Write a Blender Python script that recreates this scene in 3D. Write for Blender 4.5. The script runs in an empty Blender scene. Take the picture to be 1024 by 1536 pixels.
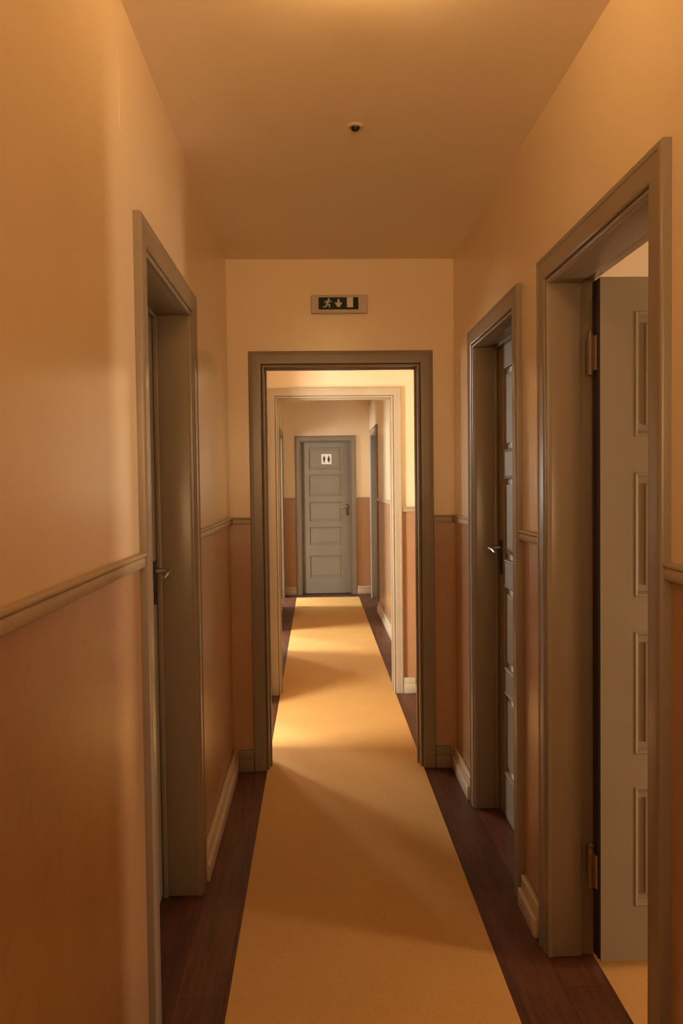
import bpy, bmesh, math
from mathutils import Vector, Matrix

scene = bpy.context.scene
COL = scene.collection

# ------------------------------------------------------------------ measures
XL, XR = -0.44, 0.709          # faces of the corridor walls
XLB, XRB = -0.57, 0.812        # their backs
ZC = 2.60                      # ceiling
ZR = 1.284                     # chair rail
D1, D1B = 4.166, 4.286         # first cross wall
D2, D2B = 5.66, 5.78           # second cross wall
D3 = 10.80                     # end wall
Y0 = -2.2                      # wall behind the camera
ZO = 2.0585                    # head of the openings
CAS = 0.083                    # casing width

# ------------------------------------------------------------------ materials
def new_mat(name):
    m = bpy.data.materials.new(name); m.use_nodes = True
    nt = m.node_tree; b = nt.nodes['Principled BSDF']
    return m, nt, b

def srgb(r, g, b):
    f = lambda c: (c/12.92 if c <= .04045 else ((c+.055)/1.055)**2.4)
    return (f(r/255), f(g/255), f(b/255), 1)

def coords(nt, scale=1.0):
    tc = nt.nodes.new('ShaderNodeTexCoord'); mp = nt.nodes.new('ShaderNodeMapping')
    mp.inputs['Scale'].default_value = (scale,)*3 if not isinstance(scale, tuple) else scale
    nt.links.new(tc.outputs['Object'], mp.inputs['Vector'])
    return mp.outputs['Vector']

def noise(nt, vec, scale, detail=4, rough=.5, dist=0):
    n = nt.nodes.new('ShaderNodeTexNoise')
    n.inputs['Scale'].default_value = scale; n.inputs['Detail'].default_value = detail
    n.inputs['Roughness'].default_value = rough; n.inputs['Distortion'].default_value = dist
    nt.links.new(vec, n.inputs['Vector'])
    return n.outputs['Fac']

def ramp(nt, fac, stops):
    r = nt.nodes.new('ShaderNodeValToRGB')
    el = r.color_ramp.elements
    el[0].position, el[0].color = stops[0]; el[1].position, el[1].color = stops[-1]
    for p, c in stops[1:-1]:
        e = el.new(p); e.color = c
    nt.links.new(fac, r.inputs['Fac'])
    return r.outputs['Color']

def bump(nt, b, h, strength, dist=.01):
    n = nt.nodes.new('ShaderNodeBump'); n.inputs['Strength'].default_value = strength
    n.inputs['Distance'].default_value = dist
    nt.links.new(h, n.inputs['Height']); nt.links.new(n.outputs['Normal'], b.inputs['Normal'])

def mixc(nt, fac, a, b):
    m = nt.nodes.new('ShaderNodeMix'); m.data_type = 'RGBA'
    for s, v in ((m.inputs[0], fac), (m.inputs[6], a), (m.inputs[7], b)):
        if hasattr(v, 'links'): nt.links.new(v, s)
        else: s.default_value = v
    return m.outputs[2]

def c4(r, g, b): return (r, g, b, 1)

def plain(name, col, rough=.5, metal=0, var=.06, spec=.5):
    m, nt, b = new_mat(name)
    v = coords(nt)
    n = noise(nt, v, 9, 5)
    lo = tuple(c*(1-var) for c in col[:3])+(1,); hi = tuple(min(1, c*(1+var)) for c in col[:3])+(1,)
    nt.links.new(ramp(nt, n, [(.3, lo), (.7, hi)]), b.inputs['Base Color'])
    b.inputs['Roughness'].default_value = rough; b.inputs['Metallic'].default_value = metal
    b.inputs['Specular IOR Level'].default_value = spec
    return m

def wall_material():
    """two-tone wall: cream above the rail, sponged terracotta below it"""
    m, nt, b = new_mat('painted plaster')
    geo = nt.nodes.new('ShaderNodeNewGeometry'); sep = nt.nodes.new('ShaderNodeSeparateXYZ')
    nt.links.new(geo.outputs['Position'], sep.inputs[0])
    gt = nt.nodes.new('ShaderNodeMath'); gt.operation = 'GREATER_THAN'; gt.inputs[1].default_value = ZR
    nt.links.new(sep.outputs['Z'], gt.inputs[0])
    v = coords(nt)
    up = ramp(nt, noise(nt, v, 1.6, 6, .6), [(.3, c4(.80, .655, .46)), (.7, c4(.86, .715, .515))])
    n1 = noise(nt, v, 2.2, 5, .6)
    base = ramp(nt, n1, [(.3, c4(.425, .248, .130)), (.7, c4(.50, .300, .170))])
    n2 = noise(nt, v, 17, 5, .7, 1.2)                        # swirly sponge strokes
    spots = ramp(nt, n2, [(.50, c4(0, 0, 0)), (.60, c4(1, 1, 1))])
    vo = nt.nodes.new('ShaderNodeTexVoronoi'); vo.feature = 'DISTANCE_TO_EDGE'; vo.inputs['Scale'].default_value = 11
    vm = nt.nodes.new('ShaderNodeMix'); vm.data_type = 'VECTOR'; vm.inputs[0].default_value = .12
    nn = nt.nodes.new('ShaderNodeTexNoise'); nn.inputs['Scale'].default_value = 9
    nt.links.new(v, nn.inputs['Vector']); nt.links.new(v, vm.inputs[4]); nt.links.new(nn.outputs['Color'], vm.inputs[5])
    nt.links.new(vm.outputs[1], vo.inputs['Vector'])
    edge = ramp(nt, vo.outputs['Distance'], [(0, c4(1, 1, 1)), (.06, c4(0, 0, 0))])
    mk = nt.nodes.new('ShaderNodeMath'); mk.operation = 'MULTIPLY'
    nt.links.new(spots, mk.inputs[0]); nt.links.new(edge, mk.inputs[1])
    mk2 = nt.nodes.new('ShaderNodeMath'); mk2.operation = 'MULTIPLY'; mk2.inputs[1].default_value = .35
    nt.links.new(mk.outputs[0], mk2.inputs[0])
    low = mixc(nt, mk2.outputs[0], base, c4(.36, .17, .085))
    nt.links.new(mixc(nt, gt.outputs[0], low, up), b.inputs['Base Color'])
    b.inputs['Roughness'].default_value = .26
    b.inputs['Specular IOR Level'].default_value = .8
    bump(nt, b, noise(nt, v, 5, 3, .5), .05, .01)
    return m

def ceiling_material():
    m, nt, b = new_mat('ceiling plaster')
    v = coords(nt)
    nt.links.new(ramp(nt, noise(nt, v, 1.4, 5), [(.3, c4(.88, .77, .61)), (.7, c4(.91, .80, .64))]), b.inputs['Base Color'])
    b.inputs['Roughness'].default_value = .8; b.inputs['Specular IOR Level'].default_value = .2
    bump(nt, b, noise(nt, v, 7, 5), .15, .01)
    return m

def wood_material():
    m, nt, b = new_mat('dark floor boards')
    v = coords(nt, (1, 1, 1))
    br = nt.nodes.new('ShaderNodeTexBrick')
    mp = nt.nodes.new('ShaderNodeMapping'); mp.inputs['Rotation'].default_value = (0, 0, math.pi/2)
    nt.links.new(v, mp.inputs['Vector']); nt.links.new(mp.outputs[0], br.inputs['Vector'])
    br.inputs['Scale'].default_value = 1; br.inputs['Brick Width'].default_value = 1.15; br.inputs['Row Height'].default_value = .14
    br.inputs['Mortar Size'].default_value = .0012; br.inputs['Mortar Smooth'].default_value = .3
    br.inputs['Color1'].default_value = c4(.10, .040, .024); br.inputs['Color2'].default_value = c4(.15, .060, .034)
    br.inputs['Mortar'].default_value = c4(.03, .012, .008)
    vg = coords(nt, (14, 1.1, 1))
    g = ramp(nt, noise(nt, vg, 3, 8, .65, 1.0), [(.3, c4(.45, .42, .40)), (.75, c4(1.35, 1.25, 1.2))])
    mu = nt.nodes.new('ShaderNodeMix'); mu.data_type = 'RGBA'; mu.blend_type = 'MULTIPLY'; mu.inputs[0].default_value = 1
    nt.links.new(br.outputs['Color'], mu.inputs[6]); nt.links.new(g, mu.inputs[7])
    nt.links.new(mu.outputs[2], b.inputs['Base Color'])
    r = nt.nodes.new('ShaderNodeMapRange'); r.inputs[3].default_value = .34; r.inputs[4].default_value = .6
    nt.links.new(noise(nt, v, 3, 4), r.inputs[0]); nt.links.new(r.outputs[0], b.inputs['Roughness'])
    b.inputs['Specular IOR Level'].default_value = .4
    bump(nt, b, noise(nt, vg, 4, 6), .12, .004)
    return m

def runner_material(name='yellow runner'):
    m, nt, b = new_mat(name)
    v = coords(nt)
    a = ramp(nt, noise(nt, v, 2.2, 5, .6), [(.3, c4(.66, .40, .142)), (.7, c4(.72, .445, .165))])
    f = ramp(nt, noise(nt, v, 260, 3), [(.35, c4(.90, .90, .90)), (.65, c4(1.05, 1.05, 1.05))])
    mu = nt.nodes.new('ShaderNodeMix'); mu.data_type = 'RGBA'; mu.blend_type = 'MULTIPLY'; mu.inputs[0].default_value = 1
    nt.links.new(a, mu.inputs[6]); nt.links.new(f, mu.inputs[7]); nt.links.new(mu.outputs[2], b.inputs['Base Color'])
    b.inputs['Roughness'].default_value = .7; b.inputs['Specular IOR Level'].default_value = .25
    bump(nt, b, noise(nt, v, 350, 2), .15, .002)
    return m

def gloss_paint(name, col, rough=.22):
    m, nt, b = new_mat(name)
    v = coords(nt)
    lo = tuple(c*.95 for c in col)+(1,); hi = tuple(c*1.05 for c in col)+(1,)
    nt.links.new(ramp(nt, noise(nt, v, 3, 5), [(.3, lo), (.7, hi)]), b.inputs['Base Color'])
    b.inputs['Roughness'].default_value = rough
    b.inputs['Specular IOR Level'].default_value = .34
    bump(nt, b, noise(nt, coords(nt, (12, 12, 4)), 1.2, 2), .02, .003)
    return m

M_WALL = wall_material(); M_CEIL = ceiling_material(); M_WOOD = wood_material()
M_RUN = runner_material(); M_ROOMFLOOR = runner_material('room floor covering')
M_PAINT = gloss_paint('grey beige gloss paint', (.262, .215, .162), .27)
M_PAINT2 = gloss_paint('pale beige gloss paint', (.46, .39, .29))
M_LEAF = gloss_paint('grey beige satin paint', (.27, .236, .180), .45)
M_LEAF.node_tree.nodes['Principled BSDF'].inputs['Specular IOR Level'].default_value = .25
M_BASE = gloss_paint('pale baseboard paint', (.60, .52, .39), .35)
M_RAIL = gloss_paint('rail paint', (.46, .37, .25), .4)
M_METAL = plain('brushed steel', c4(.62, .58, .52), .28, 1, .03)
M_DARKMET = plain('dark lock plate', c4(.05, .035, .03), .45, .6, .05)
M_BROWNMET = plain('worn brown plate', c4(.12, .09, .06), .5, .3, .05)
M_HINGE = plain('painted hinge', c4(.22, .145, .10), .4, .2, .05)
M_PLASTIC = plain('off white plastic', c4(.60, .50, .43), .5, 0, .03)
M_GREEN = plain('dark green legend', c4(.010, .022, .008), .5, 0, .1, .2)
M_WHITE = plain('pale legend', c4(.62, .66, .52), .5, 0, .02)
M_DOORSYM = plain('pale pink legend', c4(.75, .66, .58), .5, 0, .02)
M_SIGNW = plain('white sign', c4(.95, .90, .84), .5, 0, .02)
M_BLACK = plain('black legend', c4(.03, .02, .02), .5, 0, .02)
M_HOLE = plain('dark socket', c4(.012, .005, .004), .5, 0, .1)
M_RIM = plain('pale rim', c4(.62, .50, .38), .4, 0, .03)
M_ROOMWALL = plain('side room plaster', c4(.80, .70, .56), .8, 0, .03)

def emit(name, col, strength, low=.04):
    m, nt, b = new_mat(name)
    b.inputs['Base Color'].default_value = (.9, .9, .9, 1)
    b.inputs['Emission Color'].default_value = col
    # frosted glass whose lower half is more opaque than its sides
    geo = nt.nodes.new('ShaderNodeNewGeometry'); sep = nt.nodes.new('ShaderNodeSeparateXYZ')
    nt.links.new(geo.outputs['Normal'], sep.inputs[0])
    mr = nt.nodes.new('ShaderNodeMapRange'); mr.inputs[1].default_value = -.45; mr.inputs[2].default_value = .7
    mr.inputs[3].default_value = strength*low; mr.inputs[4].default_value = strength
    nt.links.new(sep.outputs['Z'], mr.inputs[0]); nt.links.new(mr.outputs[0], b.inputs['Emission Strength'])
    return m

# ------------------------------------------------------------------ mesh help
def bx(bm, x0, x1, y0, y1, z0, z1, bev=0, seg=2):
    if x0 > x1: x0, x1 = x1, x0
    if y0 > y1: y0, y1 = y1, y0
    vs = [bm.verts.new(p) for p in ((x0,y0,z0),(x1,y0,z0),(x1,y1,z0),(x0,y1,z0),(x0,y0,z1),(x1,y0,z1),(x1,y1,z1),(x0,y1,z1))]
    fs = [bm.faces.new([vs[i] for i in f]) for f in ((0,3,2,1),(4,5,6,7),(0,1,5,4),(1,2,6,5),(2,3,7,6),(3,0,4,7))]
    if bev:
        es = list({e for f in fs for e in f.edges})
        bmesh.ops.bevel(bm, geom=es, offset=bev, segments=seg, affect='EDGES', profile=.5)

def obj(name, bm, mat, parent=None, origin=(0,0,0), smooth=False, **props):
    """bm is in world coordinates; origin = the root's location"""
    bmesh.ops.recalc_face_normals(bm, faces=bm.faces[:])
    bmesh.ops.translate(bm, verts=bm.verts[:], vec=-Vector(origin))
    me = bpy.data.meshes.new(name); bm.to_mesh(me); bm.free()
    me.materials.append(mat)
    if smooth:
        for p in me.polygons: p.use_smooth = True
        me.set_sharp_from_angle(angle=math.radians(50))
    o = bpy.data.objects.new(name, me); COL.objects.link(o)
    if parent is not None: o.parent = parent
    else: o.location = origin
    for k, v in props.items(): o[k] = v
    return o

def root(name, loc, **props):
    o = bpy.data.objects.new(name, None); COL.objects.link(o)
    o.location = loc; o.empty_display_size = .2
    for k, v in props.items(): o[k] = v
    return o

S = 'structure'

class Fr:
    """plane frame: a = along the wall, n = out of the wall towards the viewer, z = up"""
    def __init__(s, axis, face, nsign):
        s.axis, s.face, s.ns = axis, face, nsign        # axis 'y': wall runs along Y; 'x': along X
    def p(s, a, n, z):
        d = s.face + s.ns*n
        return (d, a, z) if s.axis == 'y' else (a, d, z)
    def box(s, bm, a0, a1, n0, n1, z0, z1, bev=0, seg=2):
        p, q = s.p(a0, n0, z0), s.p(a1, n1, z1)
        bx(bm, p[0], q[0], p[1], q[1], z0, z1, bev, seg)

def arc(cx, cy, r, a0, a1, n=4):
    return [(cx + r*math.cos(math.radians(a0+(a1-a0)*i/n)), cy + r*math.sin(math.radians(a0+(a1-a0)*i/n))) for i in range(n+1)]

def casing_profile(W):
    r = .006
    p = [(0.0, 0.0)]
    p += arc(.006, .009, .006, 180, 0, 6)               # bead at the opening edge
    p += [(.013, .006)]                                  # groove
    p += arc(.015+r, .020-r, r, 180, 90, 4)
    p += [(W-.018, .020)]
    p += [(W-.016, .0225)]
    p += arc(W-.007, .0225-.007, .007, 90, 0, 4)
    p += [(W, 0.0)]
    return p

def casing(fr, a0, a1, zt, W=CAS, prof=None):
    bm = bmesh.new()
    prof = prof or casing_profile(W)
    rings = []
    for (w, h) in prof:
        rings.append([bm.verts.new(fr.p(a, h, z)) for a, z in ((a0-w, 0.001), (a0-w, zt+w), (a1+w, zt+w), (a1+w, 0.001))])
    for r0, r1 in zip(rings, rings[1:]):
        for i in range(3):
            bm.faces.new((r0[i], r0[i+1], r1[i+1], r1[i]))
    for i in (0, 3):
        bm.faces.new([r[i] for r in rings])
    return bm

def jamb(fr, a0, a1, zt, depth, th=.022, rebate=0.0, lip=0.0):
    """lining of the opening, depth into the wall; a deeper set-back rebate at its rear"""
    bm = bmesh.new(); d = depth - rebate; r = .004
    fr.box(bm, a0-th, a0, -d, 0.002, 0.001, zt+th, r)
    fr.box(bm, a1, a1+th, -d, 0.002, 0.001, zt+th, r)
    fr.box(bm, a0-.001, a1+.001, -d, 0.002, zt, zt+th, r)
    if rebate:
        s = lip
        fr.box(bm, a0-th, a0-s, -depth, -d+.001, 0.001, zt+th, .002)
        fr.box(bm, a1+s, a1+th, -depth, -d+.001, 0.001, zt+th, .002)
        fr.box(bm, a0-s, a1+s, -depth, -d+.001, zt+s, zt+th, .002)
    return bm

def leaf_meshes(P, w, z0, z1, t, panels, stile):
    """P(u,n,z) maps leaf space to the world; n=0 is the viewer's face, n=-t the rear.
    Returns the frame of stiles and rails, and one mesh per panel."""
    def box(bm, u0, u1, n0, n1, a, b, bev=0):
        p, q = P(u0, n0, a), P(u1, n1, b)
        bx(bm, p[0], q[0], p[1], q[1], a, b, bev)
    fb = bmesh.new()
    box(fb, 0, stile, -t, 0, z0, z1); box(fb, w-stile, w, -t, 0, z0, z1)
    edges = [z1] + [v for pr in panels for v in pr] + [z0]
    for i in range(0, len(edges), 2):
        box(fb, stile, w-stile, -t, 0, edges[i+1], edges[i])
    pans = []
    for (zt, zb) in panels:
        bm = bmesh.new()
        for side in (0, 1):
            N = (lambda n: n) if side == 0 else (lambda n: -t-n)
            steps = [(0, 0), (.004, .003), (.010, .001), (.014, -.008), (.016, -.012), (.034, -.012), (.037, -.005), (.055, -.0035)]
            rings = []
            for (ins, n) in steps:
                u0, u1, a, b = stile+ins, w-stile-ins, zb+ins, zt-ins
                rings.append([bm.verts.new(P(u, N(n), z)) for u, z in ((u0, a), (u1, a), (u1, b), (u0, b))])
            for r0, r1 in zip(rings, rings[1:]):
                for i in range(4):
                    j = (i+1) % 4
                    bm.faces.new((r0[i], r0[j], r1[j], r1[i]))
            bm.faces.new(rings[-1])
        pans.append(bm)
    return fb, pans

def tube(bm, pts, r, seg=10):
    prev = None
    rings = []
    n = len(pts)
    for i, p in enumerate(pts):
        p = Vector(p)
        d = (Vector(pts[min(i+1, n-1)]) - Vector(pts[max(i-1, 0)])).normalized()
        up = Vector((0, 0, 1)) if abs(d.z) < .9 else Vector((1, 0, 0))
        a = d.cross(up).normalized(); b = d.cross(a)
        rr = r[i] if isinstance(r, (list, tuple)) else r
        rings.append([bm.verts.new(p + rr*(math.cos(2*math.pi*k/seg)*a + math.sin(2*math.pi*k/seg)*b)) for k in range(seg)])
    for r0, r1 in zip(rings, rings[1:]):
        for k in range(seg):
            bm.faces.new((r0[k], r0[(k+1) % seg], r1[(k+1) % seg], r1[k]))
    bm.faces.new(rings[0]); bm.faces.new(rings[-1])

def add_handle(P, u, z, direction, leaf, origin, plate_mat=M_DARKMET):
    """lever handle with its long lock plate; direction = which way along u the lever points"""
    bm = bmesh.new()
    p, q = P(u-.019, .0, z-.15), P(u+.019, .006, z+.045)
    bx(bm, p[0], q[0], p[1], q[1], z-.115, z+.035, .002)
    pl = obj('lock_plate', bm, plate_mat, leaf, origin, True)
    bm = bmesh.new()
    s = direction
    tube(bm, [P(u, .004, z), P(u, .03, z), P(u, .045, z), P(u+s*.008, .054, z), P(u+s*.025, .057, z), P(u+s*.09, .057, z-.002), P(u+s*.118, .055, z-.010)],
         [.010, .010, .009, .009, .0085, .0085, .006], 12)
    obj('door_handle', bm, M_METAL, leaf, origin, True)
    bm = bmesh.new()
    tube(bm, [P(u, .0055, z-.08), P(u, .0085, z-.08)], .007, 12)
    obj('keyhole', bm, M_HOLE, leaf, origin, True)

# ------------------------------------------------------------------ the shell
def wall_y(name, face, back, y0, y1, openings, label, ztop=ZC):
    bm = bmesh.new(); y = y0
    for (a, b, zt) in sorted(openings):
        bx(bm, face, back, y, a, 0, ztop); bx(bm, face, back, a, b, zt, ztop); y = b
    bx(bm, face, back, y, y1, 0, ztop)
    bmesh.ops.remove_doubles(bm, verts=bm.verts[:], dist=1e-5)
    return obj(name, bm, M_WALL, kind=S, label=label, category='wall')

def wall_x(name, face, back, x0, x1, openings, label, ztop=ZC):
    bm = bmesh.new(); x = x0
    for (a, b, zt) in sorted(openings):
        bx(bm, x, a, face, back, 0, ztop); bx(bm, a, b, face, back, zt, ztop); x = b
    bx(bm, x, x1, face, back, 0, ztop)
    bmesh.ops.remove_doubles(bm, verts=bm.verts[:], dist=1e-5)
    return obj(name, bm, M_WALL, kind=S, label=label, category='wall')

T = .021
# clear openings (a0, a1) along each wall
L1 = (2.12, 2.885); L2 = (4.50, 5.30); L3 = (7.18, 8.12); L4 = (9.78, 10.52)
R1 = (1.695, 2.446); R2 = (2.872, 3.60); R3 = (9.40, 10.36)
gr = lambda o: (o[0]-T, o[1]+T, ZO+T)
wall_y('wall_left', XL, XLB, Y0, D3, [gr(L1), gr(L2), gr(L3), gr(L4)], 'left corridor wall, cream above the rail and terracotta below')
wall_y('wall_right', XR, XRB, Y0, D3, [gr(R1), gr(R2), gr(R3)], 'right corridor wall, cream above the rail and terracotta below')
FX1 = (-.255, .520); FX2 = (-.263, .527); FX3 = (-.196, .452)
wall_x('wall_middle', D1, D1B, XL, XR, [gr(FX1)], 'cross wall with the nearest open doorway and the exit sign above it')
wall_x('wall_far', D2, D2B, XL, XR, [gr(FX2)], 'brightly lit cross wall with the second open doorway')
wall_x('wall_end', D3, D3+.12, XLB-.03, XRB+.03, [(FX3[0]-T, FX3[1]+T, 2.02+T)], 'end wall of the corridor around the toilet door')
bm = bmesh.new(); bx(bm, XLB, XRB, Y0-.12, Y0, 0, ZC)
obj('wall_back', bm, M_WALL, kind=S, label='plain wall closing the corridor behind the camera', category='wall')
bm = bmesh.new(); bx(bm, XLB-.03, XRB+.03, Y0-.12, D3+.12, ZC, ZC+.12)
obj('ceiling', bm, M_CEIL, kind=S, label='plain plaster ceiling of the corridor', category='ceiling')
bm = bmesh.new(); bx(bm, XLB-.03, .838, Y0-.12, D3+.3, -.1, 0)
obj('floor', bm, M_WOOD, kind=S, label='dark reddish brown board floor showing beside the yellow runner', category='floor')

# side rooms, seen through or lighting the openings
def room(name, x0, x1, y0, y1, open_side, z1=2.9, label=''):
    bm = bmesh.new(); t = .1
    if open_side != 'x0': bx(bm, x0-t, x0, y0-t, y1+t, 0, z1)
    if open_side != 'x1': bx(bm, x1, x1+t, y0-t, y1+t, 0, z1)
    bx(bm, x0, x1, y0-t, y0, 0, z1); bx(bm, x0, x1, y1, y1+t, 0, z1)
    bx(bm, x0-t, x1+t, y0-t, y1+t, z1, z1+t)
    # above the corridor wall, up to the room's higher ceiling
    return obj(name, bm, M_ROOMWALL, kind=S, label=label, category='wall')
room('wall_right_room', XRB+.001, 3.6, 0.2, 3.3, 'x0', label='pale walls of the side room seen above the open door', z1=2.6)
bm = bmesh.new(); bx(bm, .838, 3.6, 0.2, 3.3, -.1, 0.001)
obj('floor_room', bm, M_ROOMFLOOR, kind=S, label='yellow floor covering of the side room below the open door', category='floor')
room('wall_left_room', -3.6, XLB-.031, 4.2, 10.9, 'x1', label='pale walls of the room left of the far corridor', z1=2.6)
bm = bmesh.new(); bx(bm, -3.6, XLB-.03, 4.2, 10.9, -.1, 0.0)
obj('floor_left_room', bm, M_WOOD, kind=S, label='board floor of the room left of the far corridor', category='floor')

# ------------------------------------------------------------------ doors
FL = Fr('y', XL, +1); FRt = Fr('y', XR, -1); FM = Fr('x', D1, -1); FF = Fr('x', D2, -1); FE = Fr('x', D3, -1)
PAN4 = [(1.958, 1.593), (1.491, 1.123), (1.023, .656), (.559, .199)]

def make_door(name, fr, op, depth, label, zt=ZO, W=CAS, rebate=.0, lip=.0):
    a = (op[0]+op[1])/2
    loc = fr.p(a, 0, 0)
    r = root(name, loc, kind=S, label=label, category='door')
    obj('casing', casing(fr, op[0], op[1], zt, W), M_PAINT, r, loc, True)
    obj('jamb', jamb(fr, op[0], op[1], zt, depth, T, rebate, lip), M_PAINT, r, loc, True)
    return r, loc

def add_leaf(r, loc, P, w, z0, z1, panels, stile, t=.04):
    fb, pans = leaf_meshes(P, w, z0, z1, t, panels, stile)
    lf = obj('leaf', fb, M_LEAF, r, loc)
    for pb in pans: obj('panel', pb, M_LEAF, lf, loc)
    return lf

def stop_bead(fr, op, zt, n0, n1, s=.012):
    bm = bmesh.new()
    fr.box(bm, op[0]-.001, op[0]+s, n0, n1, .001, zt, .003)
    fr.box(bm, op[1]-s, op[1]+.001, n0, n1, .001, zt, .003)
    fr.box(bm, op[0], op[1], n0, n1, zt-s, zt+.001, .003)
    return bm

# left door (closed, deep in its recess)
d, loc = make_door('door_1', FL, L1, .128, 'closed door recessed in the left wall, steel lever handle showing edge-on')
P = lambda u, n, z: (-.563+n, L1[0]+.003+u, z)
lf = add_leaf(d, loc, P, L1[1]-L1[0]-.006, .012, ZO-.004, PAN4, .10, .03)
add_handle(P, .715, 1.172, -1, lf, loc)
obj('door_stop', stop_bead(FL, L1, ZO, -.122, -.104), M_PAINT, d, loc, True)

# nearest right door, open at a right angle into its room
d, loc = make_door('door_2', FRt, R1, .103+.036, 'large door on the right standing open into a side room, raised panels facing the corridor', rebate=.048, lip=.012)
P = lambda u, n, z: (.829+u, 2.362-n, z)
lf = add_leaf(d, loc, P, .745, .035, 2.056, PAN4, .10, .04)
bm = bmesh.new(); bx(bm, .8225, .8285, 2.366, 2.411, .04, 2.052, .001)  # near-black strip put in for the shade of the hinge gap
obj('gap_shade', bm, M_HOLE, d, loc)
for z in (1.84, .30):
    bm = bmesh.new()
    tube(bm, [(.815, 2.405, z-.06), (.815, 2.405, z+.06)], .0095, 12)
    bx(bm, .8165, .822, 2.370, 2.4575, z-.05, z+.05)
    tube(bm, [(.815, 2.405, z+.06), (.815, 2.405, z+.068), (.815, 2.405, z+.074)], [.006, .008, .003], 10)
    obj('hinge', bm, M_HINGE, d, loc, True)
add_handle(P, .69, 1.17, -1, lf, loc)

# second right door (closed, recessed)
d, loc = make_door('door_3', FRt, R2, .103+.02, 'closed door recessed in the right wall, second from the camera')
P = lambda u, n, z: (.806-n, R2[0]+.003+u, z)
lf = add_leaf(d, loc, P, R2[1]-R2[0]-.006, .012, ZO-.004, PAN4, .10, .03)
add_handle(P, .665, 1.18, -1, lf, loc)
obj('door_stop', stop_bead(FRt, R2, ZO, -.094, -.078), M_PAINT, d, loc, True)

# toilet door in the end wall
d, loc = make_door('door_4', FE, FX3, .10, 'closed grey five-panel toilet door at the far end of the corridor', zt=2.02, W=.079)
P = lambda u, n, z: (FX3[0]+.003+u, D3+.05-n, z)
lf = add_leaf(d, loc, P, FX3[1]-FX3[0]-.006, .012, 2.016, [(1.956, 1.649), (1.596, 1.297), (1.235, .962), (.90, .653), (.52, .21)], .095, .04)
P4 = P
add_handle(P, FX3[1]-FX3[0]-.045, 1.16, -1, lf, loc, M_BROWNMET)

# far right door near the end
d, loc = make_door('door_5', FRt, R3, .123, 'closed recessed door in the right wall beside the toilet door')
P = lambda u, n, z: (.806-n, R3[0]+.003+u, z)
lf = add_leaf(d, loc, P, R3[1]-R3[0]-.006, .012, ZO-.004, PAN4, .11, .03)
add_handle(P, .88, 1.16, -1, lf, loc)

# open doorways without a leaf
def doorway(name, fr, op, depth, label, W=CAS, back=None, mat=None):
    mat = mat or M_PAINT
    a = (op[0]+op[1])/2; loc = fr.p(a, 0, 0)
    r = root(name, loc, kind=S, label=label, category='door frame')
    obj('casing', casing(fr, op[0], op[1], ZO, W), mat, r, loc, True)
    obj('jamb', jamb(fr, op[0], op[1], ZO, depth, T), mat, r, loc, True)
    obj('stop_bead', stop_bead(fr, op, ZO, -.06, -.035, .010), mat, r, loc, True)
    if back is not None:
        obj('back_casing', casing(back, op[0], op[1], ZO, W), mat, r, loc, True)
doorway('trim_1', FM, FX1, .12, 'grey beige frame of the nearest open doorway, under the exit sign', .079, Fr('x', D1B, +1))
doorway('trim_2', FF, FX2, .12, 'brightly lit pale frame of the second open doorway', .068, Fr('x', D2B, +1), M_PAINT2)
doorway('trim_3', FL, L2, .13, 'frame of the open doorway in the left wall between the two cross walls')
doorway('trim_4', FL, L3, .13, 'frame of the open doorway in the left wall of the far corridor')
doorway('trim_5', FL, L4, .13, 'frame of the open doorway in the left wall beside the toilet door')

# ------------------------------------------------------------------ chair rail
def rail_profile():
    return [(-.018, 0), (-.018, .012), (-.015, .0145), (.003, .0145), (.006, .012), (.009, .0175), (.013, .019), (.017, .017), (.018, 0)]
def strip(fr, a0, a1, prof, zc, cap=True):
    bm = bmesh.new()
    A = [bm.verts.new(fr.p(a0, h, zc+z)) for z, h in prof]; B = [bm.verts.new(fr.p(a1, h, zc+z)) for z, h in prof]
    n = len(prof)
    for i in range(n):
        j = (i+1) % n
        bm.faces.new((A[i], A[j], B[j], B[i]))
    bm.faces.new(A); bm.faces.new(B)
    return bm
k = 6
c = CAS+.001
rails = [
 (FL, Y0, L1[0]-c, 'chair rail on the left wall before the nearest door'),
 (FL, L1[1]+c, D1, 'chair rail on the left wall beyond the nearest door'),
 (FL, D1B, L2[0]-c, 'short chair rail on the left wall just past the first doorway'),
 (FL, L2[1]+c, D2, 'short chair rail on the left wall before the second doorway'),
 (FL, D2B, L3[0]-c, 'chair rail on the left wall past the second doorway'),
 (FL, L3[1]+c, L4[0]-c, 'chair rail on the left wall between the far openings'),
 (FRt, Y0, R1[0]-c, 'chair rail on the right wall before the open door'),
 (FRt, R1[1]+c, R2[0]-c, 'short chair rail on the right wall between the two near doors'),
 (FRt, R2[1]+c, D1, 'chair rail on the right wall beyond the second door'),
 (FRt, D1B, D2, 'chair rail on the right wall between the two doorways'),
 (FRt, D2B, R3[0]-c, 'chair rail on the bright right wall of the far corridor'),
 (FM, XL+.0195, FX1[0]-.080, 'short chair rail left of the nearest doorway'),
 (FM, FX1[1]+.080, XR-.0195, 'short chair rail right of the nearest doorway'),
 (FF, XL+.0195, FX2[0]-.069, 'short chair rail left of the second doorway'),
 (FF, FX2[1]+.069, XR-.0195, 'short chair rail right of the second doorway'),
 (FE, XL+.001, FX3[0]-.080, 'thin chair rail left of the toilet door'),
 (FE, FX3[1]+.080, XR-.001, 'thin chair rail right of the toilet door'),
]
for fr, a0, a1, lab in rails:
    pr = rail_profile()
    if fr is FE: pr = [(z*.45-.01, h*.5) for z, h in pr]
    loc = fr.p((a0+a1)/2, 0, ZR)
    obj('trim_%d' % k, strip(fr, a0, a1, pr, ZR), M_RAIL, None, loc, True, kind=S, label=lab, category='chair rail')
    k += 1

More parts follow.
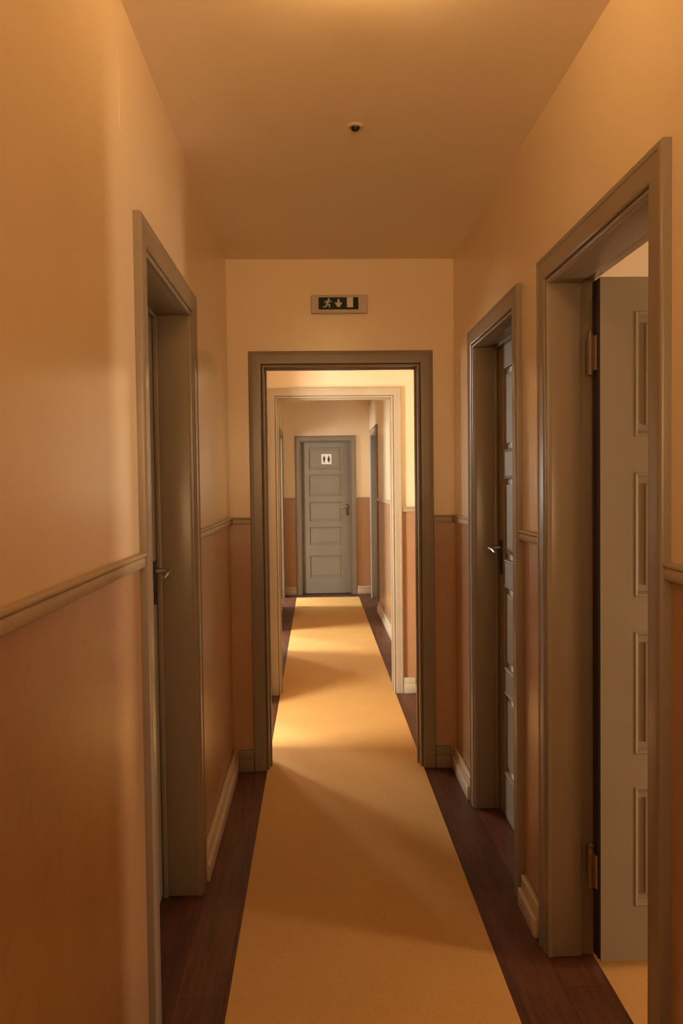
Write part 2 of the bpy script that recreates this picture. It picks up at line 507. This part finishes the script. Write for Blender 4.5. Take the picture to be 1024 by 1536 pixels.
# ------------------------------------------------------------------ baseboards
def base_mesh(fr, a0, a1):
    bm = bmesh.new()
    fr.box(bm, a0, a1, .0, .030, .0, .062, .003)
    fr.box(bm, a0, a1, .0, .018, .060, .108, .004)
    return bm
g = CAS+.022
bases = [
 ('baseboard_left', FL, Y0, L1[0]-g, 'left baseboard before the nearest door'),
 ('baseboard_left', FL, L1[1]+g, D1, 'left baseboard running from the nearest door to the first doorway'),
 ('baseboard_left', FL, D1B, L2[0]-g, 'left baseboard just past the first doorway'),
 ('baseboard_left', FL, L2[1]+g, D2, 'left baseboard before the second doorway'),
 ('baseboard_left', FL, D2B, L3[0]-g, 'left baseboard past the second doorway'),
 ('baseboard_left', FL, L3[1]+g, L4[0]-g, 'left baseboard between the far openings'),
 ('baseboard_right', FRt, Y0, R1[0]-g, 'right baseboard before the open door'),
 ('baseboard_right', FRt, R1[1]+g, R2[0]-g, 'short right baseboard between the two near doors'),
 ('baseboard_right', FRt, R2[1]+g, D1, 'right baseboard from the second door to the first doorway'),
 ('baseboard_right', FRt, D1B, D2, 'right baseboard between the two doorways'),
 ('baseboard_right', FRt, D2B, R3[0]-g, 'right baseboard of the far corridor'),
 ('baseboard_middle', FM, XL+.031, FX1[0]-.080, 'stub of baseboard left of the nearest doorway'),
 ('baseboard_middle', FM, FX1[1]+.080, XR-.031, 'stub of baseboard right of the nearest doorway'),
 ('baseboard_far', FF, XL+.031, FX2[0]-.069, 'stub of baseboard left of the second doorway'),
 ('baseboard_far', FF, FX2[1]+.069, XR-.031, 'stub of baseboard right of the second doorway'),
 ('baseboard_end', FE, XL+.001, FX3[0]-.080, 'stub of baseboard left of the toilet door'),
 ('baseboard_end', FE, FX3[1]+.080, XR-.001, 'stub of baseboard right of the toilet door'),
]
for nm, fr, a0, a1, lab in bases:
    loc = fr.p((a0+a1)/2, 0, 0)
    obj(nm, base_mesh(fr, a0, a1), M_PAINT if fr is FM else M_BASE, None, loc, True, kind=S, label=lab, category='baseboard')

# ------------------------------------------------------------------ runner
bm = bmesh.new(); bx(bm, -.268, .5355, Y0+.1, 10.50, .0005, .0055, .0015)
obj('carpet_runner', bm, M_RUN, None, (.134, 4, 0), False, label='long yellow carpet runner down the middle of the corridor floor', category='carpet')

# ------------------------------------------------------------------ exit sign
SX, SY, SZ = .1285, D1, 2.370
r = root('exit_sign', (SX, SY, SZ-.046), label='green emergency exit sign above the nearest doorway, with running figure and down arrow', category='sign')
O = (SX, SY, SZ-.046)
bm = bmesh.new(); bx(bm, SX-.1425, SX+.1425, SY-.028, SY-.001, SZ-.046, SZ+.046, .006, 3)
obj('housing', bm, M_PLASTIC, r, O, True)
bm = bmesh.new(); bx(bm, SX-.104, SX+.096, SY-.0315, SY-.028, SZ-.028, SZ+.032, .001)
lp = obj('legend_panel', bm, M_GREEN, r, O)
Yf = SY-.0315
def flat_poly(bm, pts, y=Yf, d=.0012):
    f = [bm.verts.new((x, y-d, z)) for x, z in pts]; b_ = [bm.verts.new((x, y, z)) for x, z in pts]
    bm.faces.new(f); bm.faces.new(b_[::-1]); n = len(pts)
    for i in range(n): bm.faces.new((f[i], f[(i+1) % n], b_[(i+1) % n], b_[i]))
def limb(bm, x0, z0, x1, z1, w0, w1, y=Yf):
    dx, dz = x1-x0, z1-z0; L = math.hypot(dx, dz); nx, nz = -dz/L, dx/L
    flat_poly(bm, [(x0+nx*w0, z0+nz*w0), (x1+nx*w1, z1+nz*w1), (x1+dx/L*w1*.7, z1+dz/L*w1*.7), (x1-nx*w1, z1-nz*w1), (x0-nx*w0, z0-nz*w0), (x0-dx/L*w0*.7, z0-dz/L*w0*.7)], y)
def disc(bm, x, z, r_, y=Yf, n=14):
    flat_poly(bm, [(x+r_*math.cos(2*math.pi*i/n), z+r_*math.sin(2*math.pi*i/n)) for i in range(n)], y)
bm = bmesh.new(); cx, cz = SX-.058, SZ+.002
disc(bm, cx+.006, cz+.0195, .0052)
limb(bm, cx+.002, cz+.011, cx-.004, cz-.004, .0058, .0048)
limb(bm, cx+.003, cz+.012, cx+.014, cz+.006, .0026, .002); limb(bm, cx+.014, cz+.006, cx+.020, cz+.013, .002, .0018)
limb(bm, cx-.001, cz+.012, cx-.012, cz+.010, .0026, .002); limb(bm, cx-.012, cz+.010, cx-.016, cz+.001, .002, .0018)
limb(bm, cx-.003, cz-.004, cx+.010, cz-.008, .0034, .003); limb(bm, cx+.010, cz-.008, cx+.008, cz-.021, .003, .0026)
limb(bm, cx-.004, cz-.004, cx-.008, cz-.016, .0034, .003); limb(bm, cx-.008, cz-.016, cx-.022, cz-.018, .003, .0026)
obj('running_figure', bm, M_WHITE, lp, O)
bm = bmesh.new(); ax = SX-.004; az = SZ+.002
flat_poly(bm, [(ax-.005, az+.020), (ax+.005, az+.020), (ax+.005, az+.002), (ax-.005, az+.002)])
flat_poly(bm, [(ax-.019, az+.004), (ax+.019, az+.004), (ax+.006, az-.018), (ax-.006, az-.018)])
obj('arrow', bm, M_WHITE, lp, O)
bm = bmesh.new(); flat_poly(bm, [(SX+.038, SZ-.018), (SX+.069, SZ-.018), (SX+.069, SZ+.031), (SX+.038, SZ+.031)])
obj('doorway_symbol', bm, M_DOORSYM, lp, O)

# ------------------------------------------------------------------ toilet sign
TX, TZ, TY = .142, 1.794, D3+.0565
O = (TX, TY, TZ-.066)
r = root('toilet_sign', O, label='small white square toilet sign with two dark figures on the end door', category='sign')
bm = bmesh.new(); bx(bm, TX-.066, TX+.066, TY-.006, TY, TZ-.067, TZ+.067, .002)
pl = obj('sign_plate', bm, M_SIGNW, r, O)
for s, woman in ((-1, False), (1, True)):
    bm = bmesh.new(); x = TX+s*.030; y = TY-.006
    disc(bm, x, TZ+.037, .0085, y)
    if woman:
        flat_poly(bm, [(x-.010, TZ+.026), (x+.010, TZ+.026), (x+.019, TZ-.018), (x-.019, TZ-.018)], y)
    else:
        flat_poly(bm, [(x-.015, TZ+.026), (x+.015, TZ+.026), (x+.013, TZ-.012), (x-.013, TZ-.012)], y)
    limb(bm, x-.006, TZ-.010, x-.006, TZ-.042, .0052, .0045, y); limb(bm, x+.006, TZ-.010, x+.006, TZ-.042, .0052, .0045, y)
    obj('woman_symbol' if woman else 'man_symbol', bm, M_BLACK, pl, O)

# ------------------------------------------------------------------ small ceiling fitting
def lathe(bm, cx, cy, prof, seg=32):
    rings = []
    for rr, z in prof:
        if rr < 1e-6: rings.append([bm.verts.new((cx, cy, z))])
        else: rings.append([bm.verts.new((cx+rr*math.cos(2*math.pi*i/seg), cy+rr*math.sin(2*math.pi*i/seg), z)) for i in range(seg)])
    for a, b_ in zip(rings, rings[1:]):
        for i in range(seg):
            j = (i+1) % seg
            if len(a) == 1: bm.faces.new((a[0], b_[j], b_[i]))
            elif len(b_) == 1: bm.faces.new((a[i], a[j], b_[0]))
            else: bm.faces.new((a[i], a[j], b_[j], b_[i]))
HX, HY = .139, 2.625
O = (HX, HY, ZC)
r = root('ceiling_socket', O, label='small dark round ceiling fitting with a pale rim', category='ceiling fitting')
bm = bmesh.new(); lathe(bm, HX, HY, [(.024, ZC), (.024, ZC-.004), (.021, ZC-.007), (.015, ZC-.007), (.014, ZC-.003)])
obj('rim', bm, M_RIM, r, O, True)
bm = bmesh.new(); lathe(bm, HX, HY, [(.014, ZC-.001), (.0135, ZC-.010), (.010, ZC-.016), (.005, ZC-.018), (0, ZC-.018)])
obj('core', bm, M_HOLE, r, O, True)

# painted-over cover plate high on the left wall
O = (XL, 1.955, 2.285)
bm = bmesh.new(); bx(bm, XL-.001, XL+.0009, 1.922, 1.982, 2.285, 2.465)
obj('cover_plate', bm, M_WALL, None, O, True, label='narrow painted-over cover plate high on the left wall', category='cover plate')

# ------------------------------------------------------------------ ceiling lamps
def lamp(cx, cy, label, col, strength, drop=.02, rad=.085):
    """opal glass globe on a small ceiling rose"""
    O = (cx, cy, ZC)
    r = root('ceiling_lamp', O, label=label, category='lamp')
    bm = bmesh.new(); zb = ZC-drop
    lathe(bm, cx, cy, [(0, ZC-.0005), (.05, ZC-.0005), (.05, ZC-.010), (.02, ZC-.016), (.012, ZC-.018), (.012, zb-.004), (0, zb-.004)], 40)
    obj('ceiling_rose', bm, M_PLASTIC, r, O, True)
    bm = bmesh.new(); zc = zb-rad
    lathe(bm, cx, cy, [(rad*math.sin(math.radians(a)), zc+rad*math.cos(math.radians(a))) for a in range(0, 181, 10)], 40)
    obj('glass_globe', bm, emit('lit glass', col, strength), r, O, True)
WARM = (1.0, .56, .20, 1)
lamp(.125, 1.67, 'round opal glass ceiling lamp glowing at the top edge of the picture', WARM, 125, .012, .06)
lamp(.125, -1.0, 'round opal glass ceiling lamp behind the camera', WARM, 9, .02, .075)
lamp(.13, 4.60, 'round opal glass lamp hanging between the two cross walls', (1.0, .80, .56, 1), 44, .06, .08)
lamp(.13, 7.3, 'round opal glass lamp added out of view to fill the far corridor', (.97, 1.0, .95, 1), 40, .02, .075)  # added as ambient fill beyond the second doorway

# ------------------------------------------------------------------ daylight and added fill lights
def area(name, loc, target, sx, sy, power, col):
    l = bpy.data.lights.new(name, 'AREA'); l.shape = 'RECTANGLE'; l.size = sx; l.size_y = sy
    l.energy = power; l.color = col
    o = bpy.data.objects.new(name, l); COL.objects.link(o); o.location = loc
    d = Vector(target)-Vector(loc); o.rotation_euler = d.to_track_quat('-Z', 'Y').to_euler()
    return o
DAY = (1.0, .88, .68)
area('daylight_side_room', (3.3, 1.46, 1.0), (-.44, 2.3, 1.2), .24, 1.0, 40, (1.0, .74, .48))
area('daylight_mid', (-1.35, 4.42, 1.25), (.45, 5.62, 1.15), .45, 1.5, 72, (1.0, .88, .70))
area('daylight_far', (-2.6, 7.55, 1.7), (.3, 7.68, .7), .9, 1.2, 160, (1.0, .97, .86))
area('daylight_end', (-2.6, 10.0, 1.6), (.3, 10.15, .7), .6, 1.0, 150, (1.0, 1.0, .92))
area('upward_fill', (.13, -1.6, 1.75), (.13, 1.9, 2.6), 1.1, .7, 12, (1.0, .61, .28)).data.spread = math.radians(85)  # added fill behind the camera, lifts ceiling and upper walls
area('left_rear_fill', (-.40, -.1, 1.25), (.709, 2.2, 1.45), .6, 1.1, 1.0, (1.0, .72, .44))  # added fill for the right wall; the left wall has no opening here

w = bpy.data.worlds.new('world'); scene.world = w; w.use_nodes = True
w.node_tree.nodes['Background'].inputs[0].default_value = (.9, .8, .65, 1)
w.node_tree.nodes['Background'].inputs[1].default_value = .1

# ------------------------------------------------------------------ camera
yaw, pit, rol, f = .0307, .0347, .012, 1225.8
F = Vector((math.sin(yaw)*math.cos(pit), math.cos(yaw)*math.cos(pit), -math.sin(pit)))
R0 = Vector((math.cos(yaw), -math.sin(yaw), 0)); U0 = R0.cross(F)
ex = math.cos(rol)*R0 - math.sin(rol)*U0; ey = math.sin(rol)*R0 + math.cos(rol)*U0
cam = bpy.data.cameras.new('camera'); co = bpy.data.objects.new('camera', cam); COL.objects.link(co)
m = Matrix((ex, ey, -F)).transposed().to_4x4(); m.translation = Vector((0, 0, 1.467))
co.matrix_world = m
cam.sensor_fit = 'VERTICAL'; cam.sensor_height = 36; cam.sensor_width = 24; cam.lens = f/1536*36
cam.clip_start = .02
scene.camera = co

scene.view_settings.view_transform = 'Standard'
scene.view_settings.look = 'None'
scene.view_settings.exposure = 0
scene.cycles.use_denoising = True
scene.cycles.max_bounces = 10; scene.cycles.diffuse_bounces = 7; scene.cycles.glossy_bounces = 4
scene.cycles.sample_clamp_indirect = 4
scene.cycles.caustics_reflective = False; scene.cycles.caustics_refractive = False
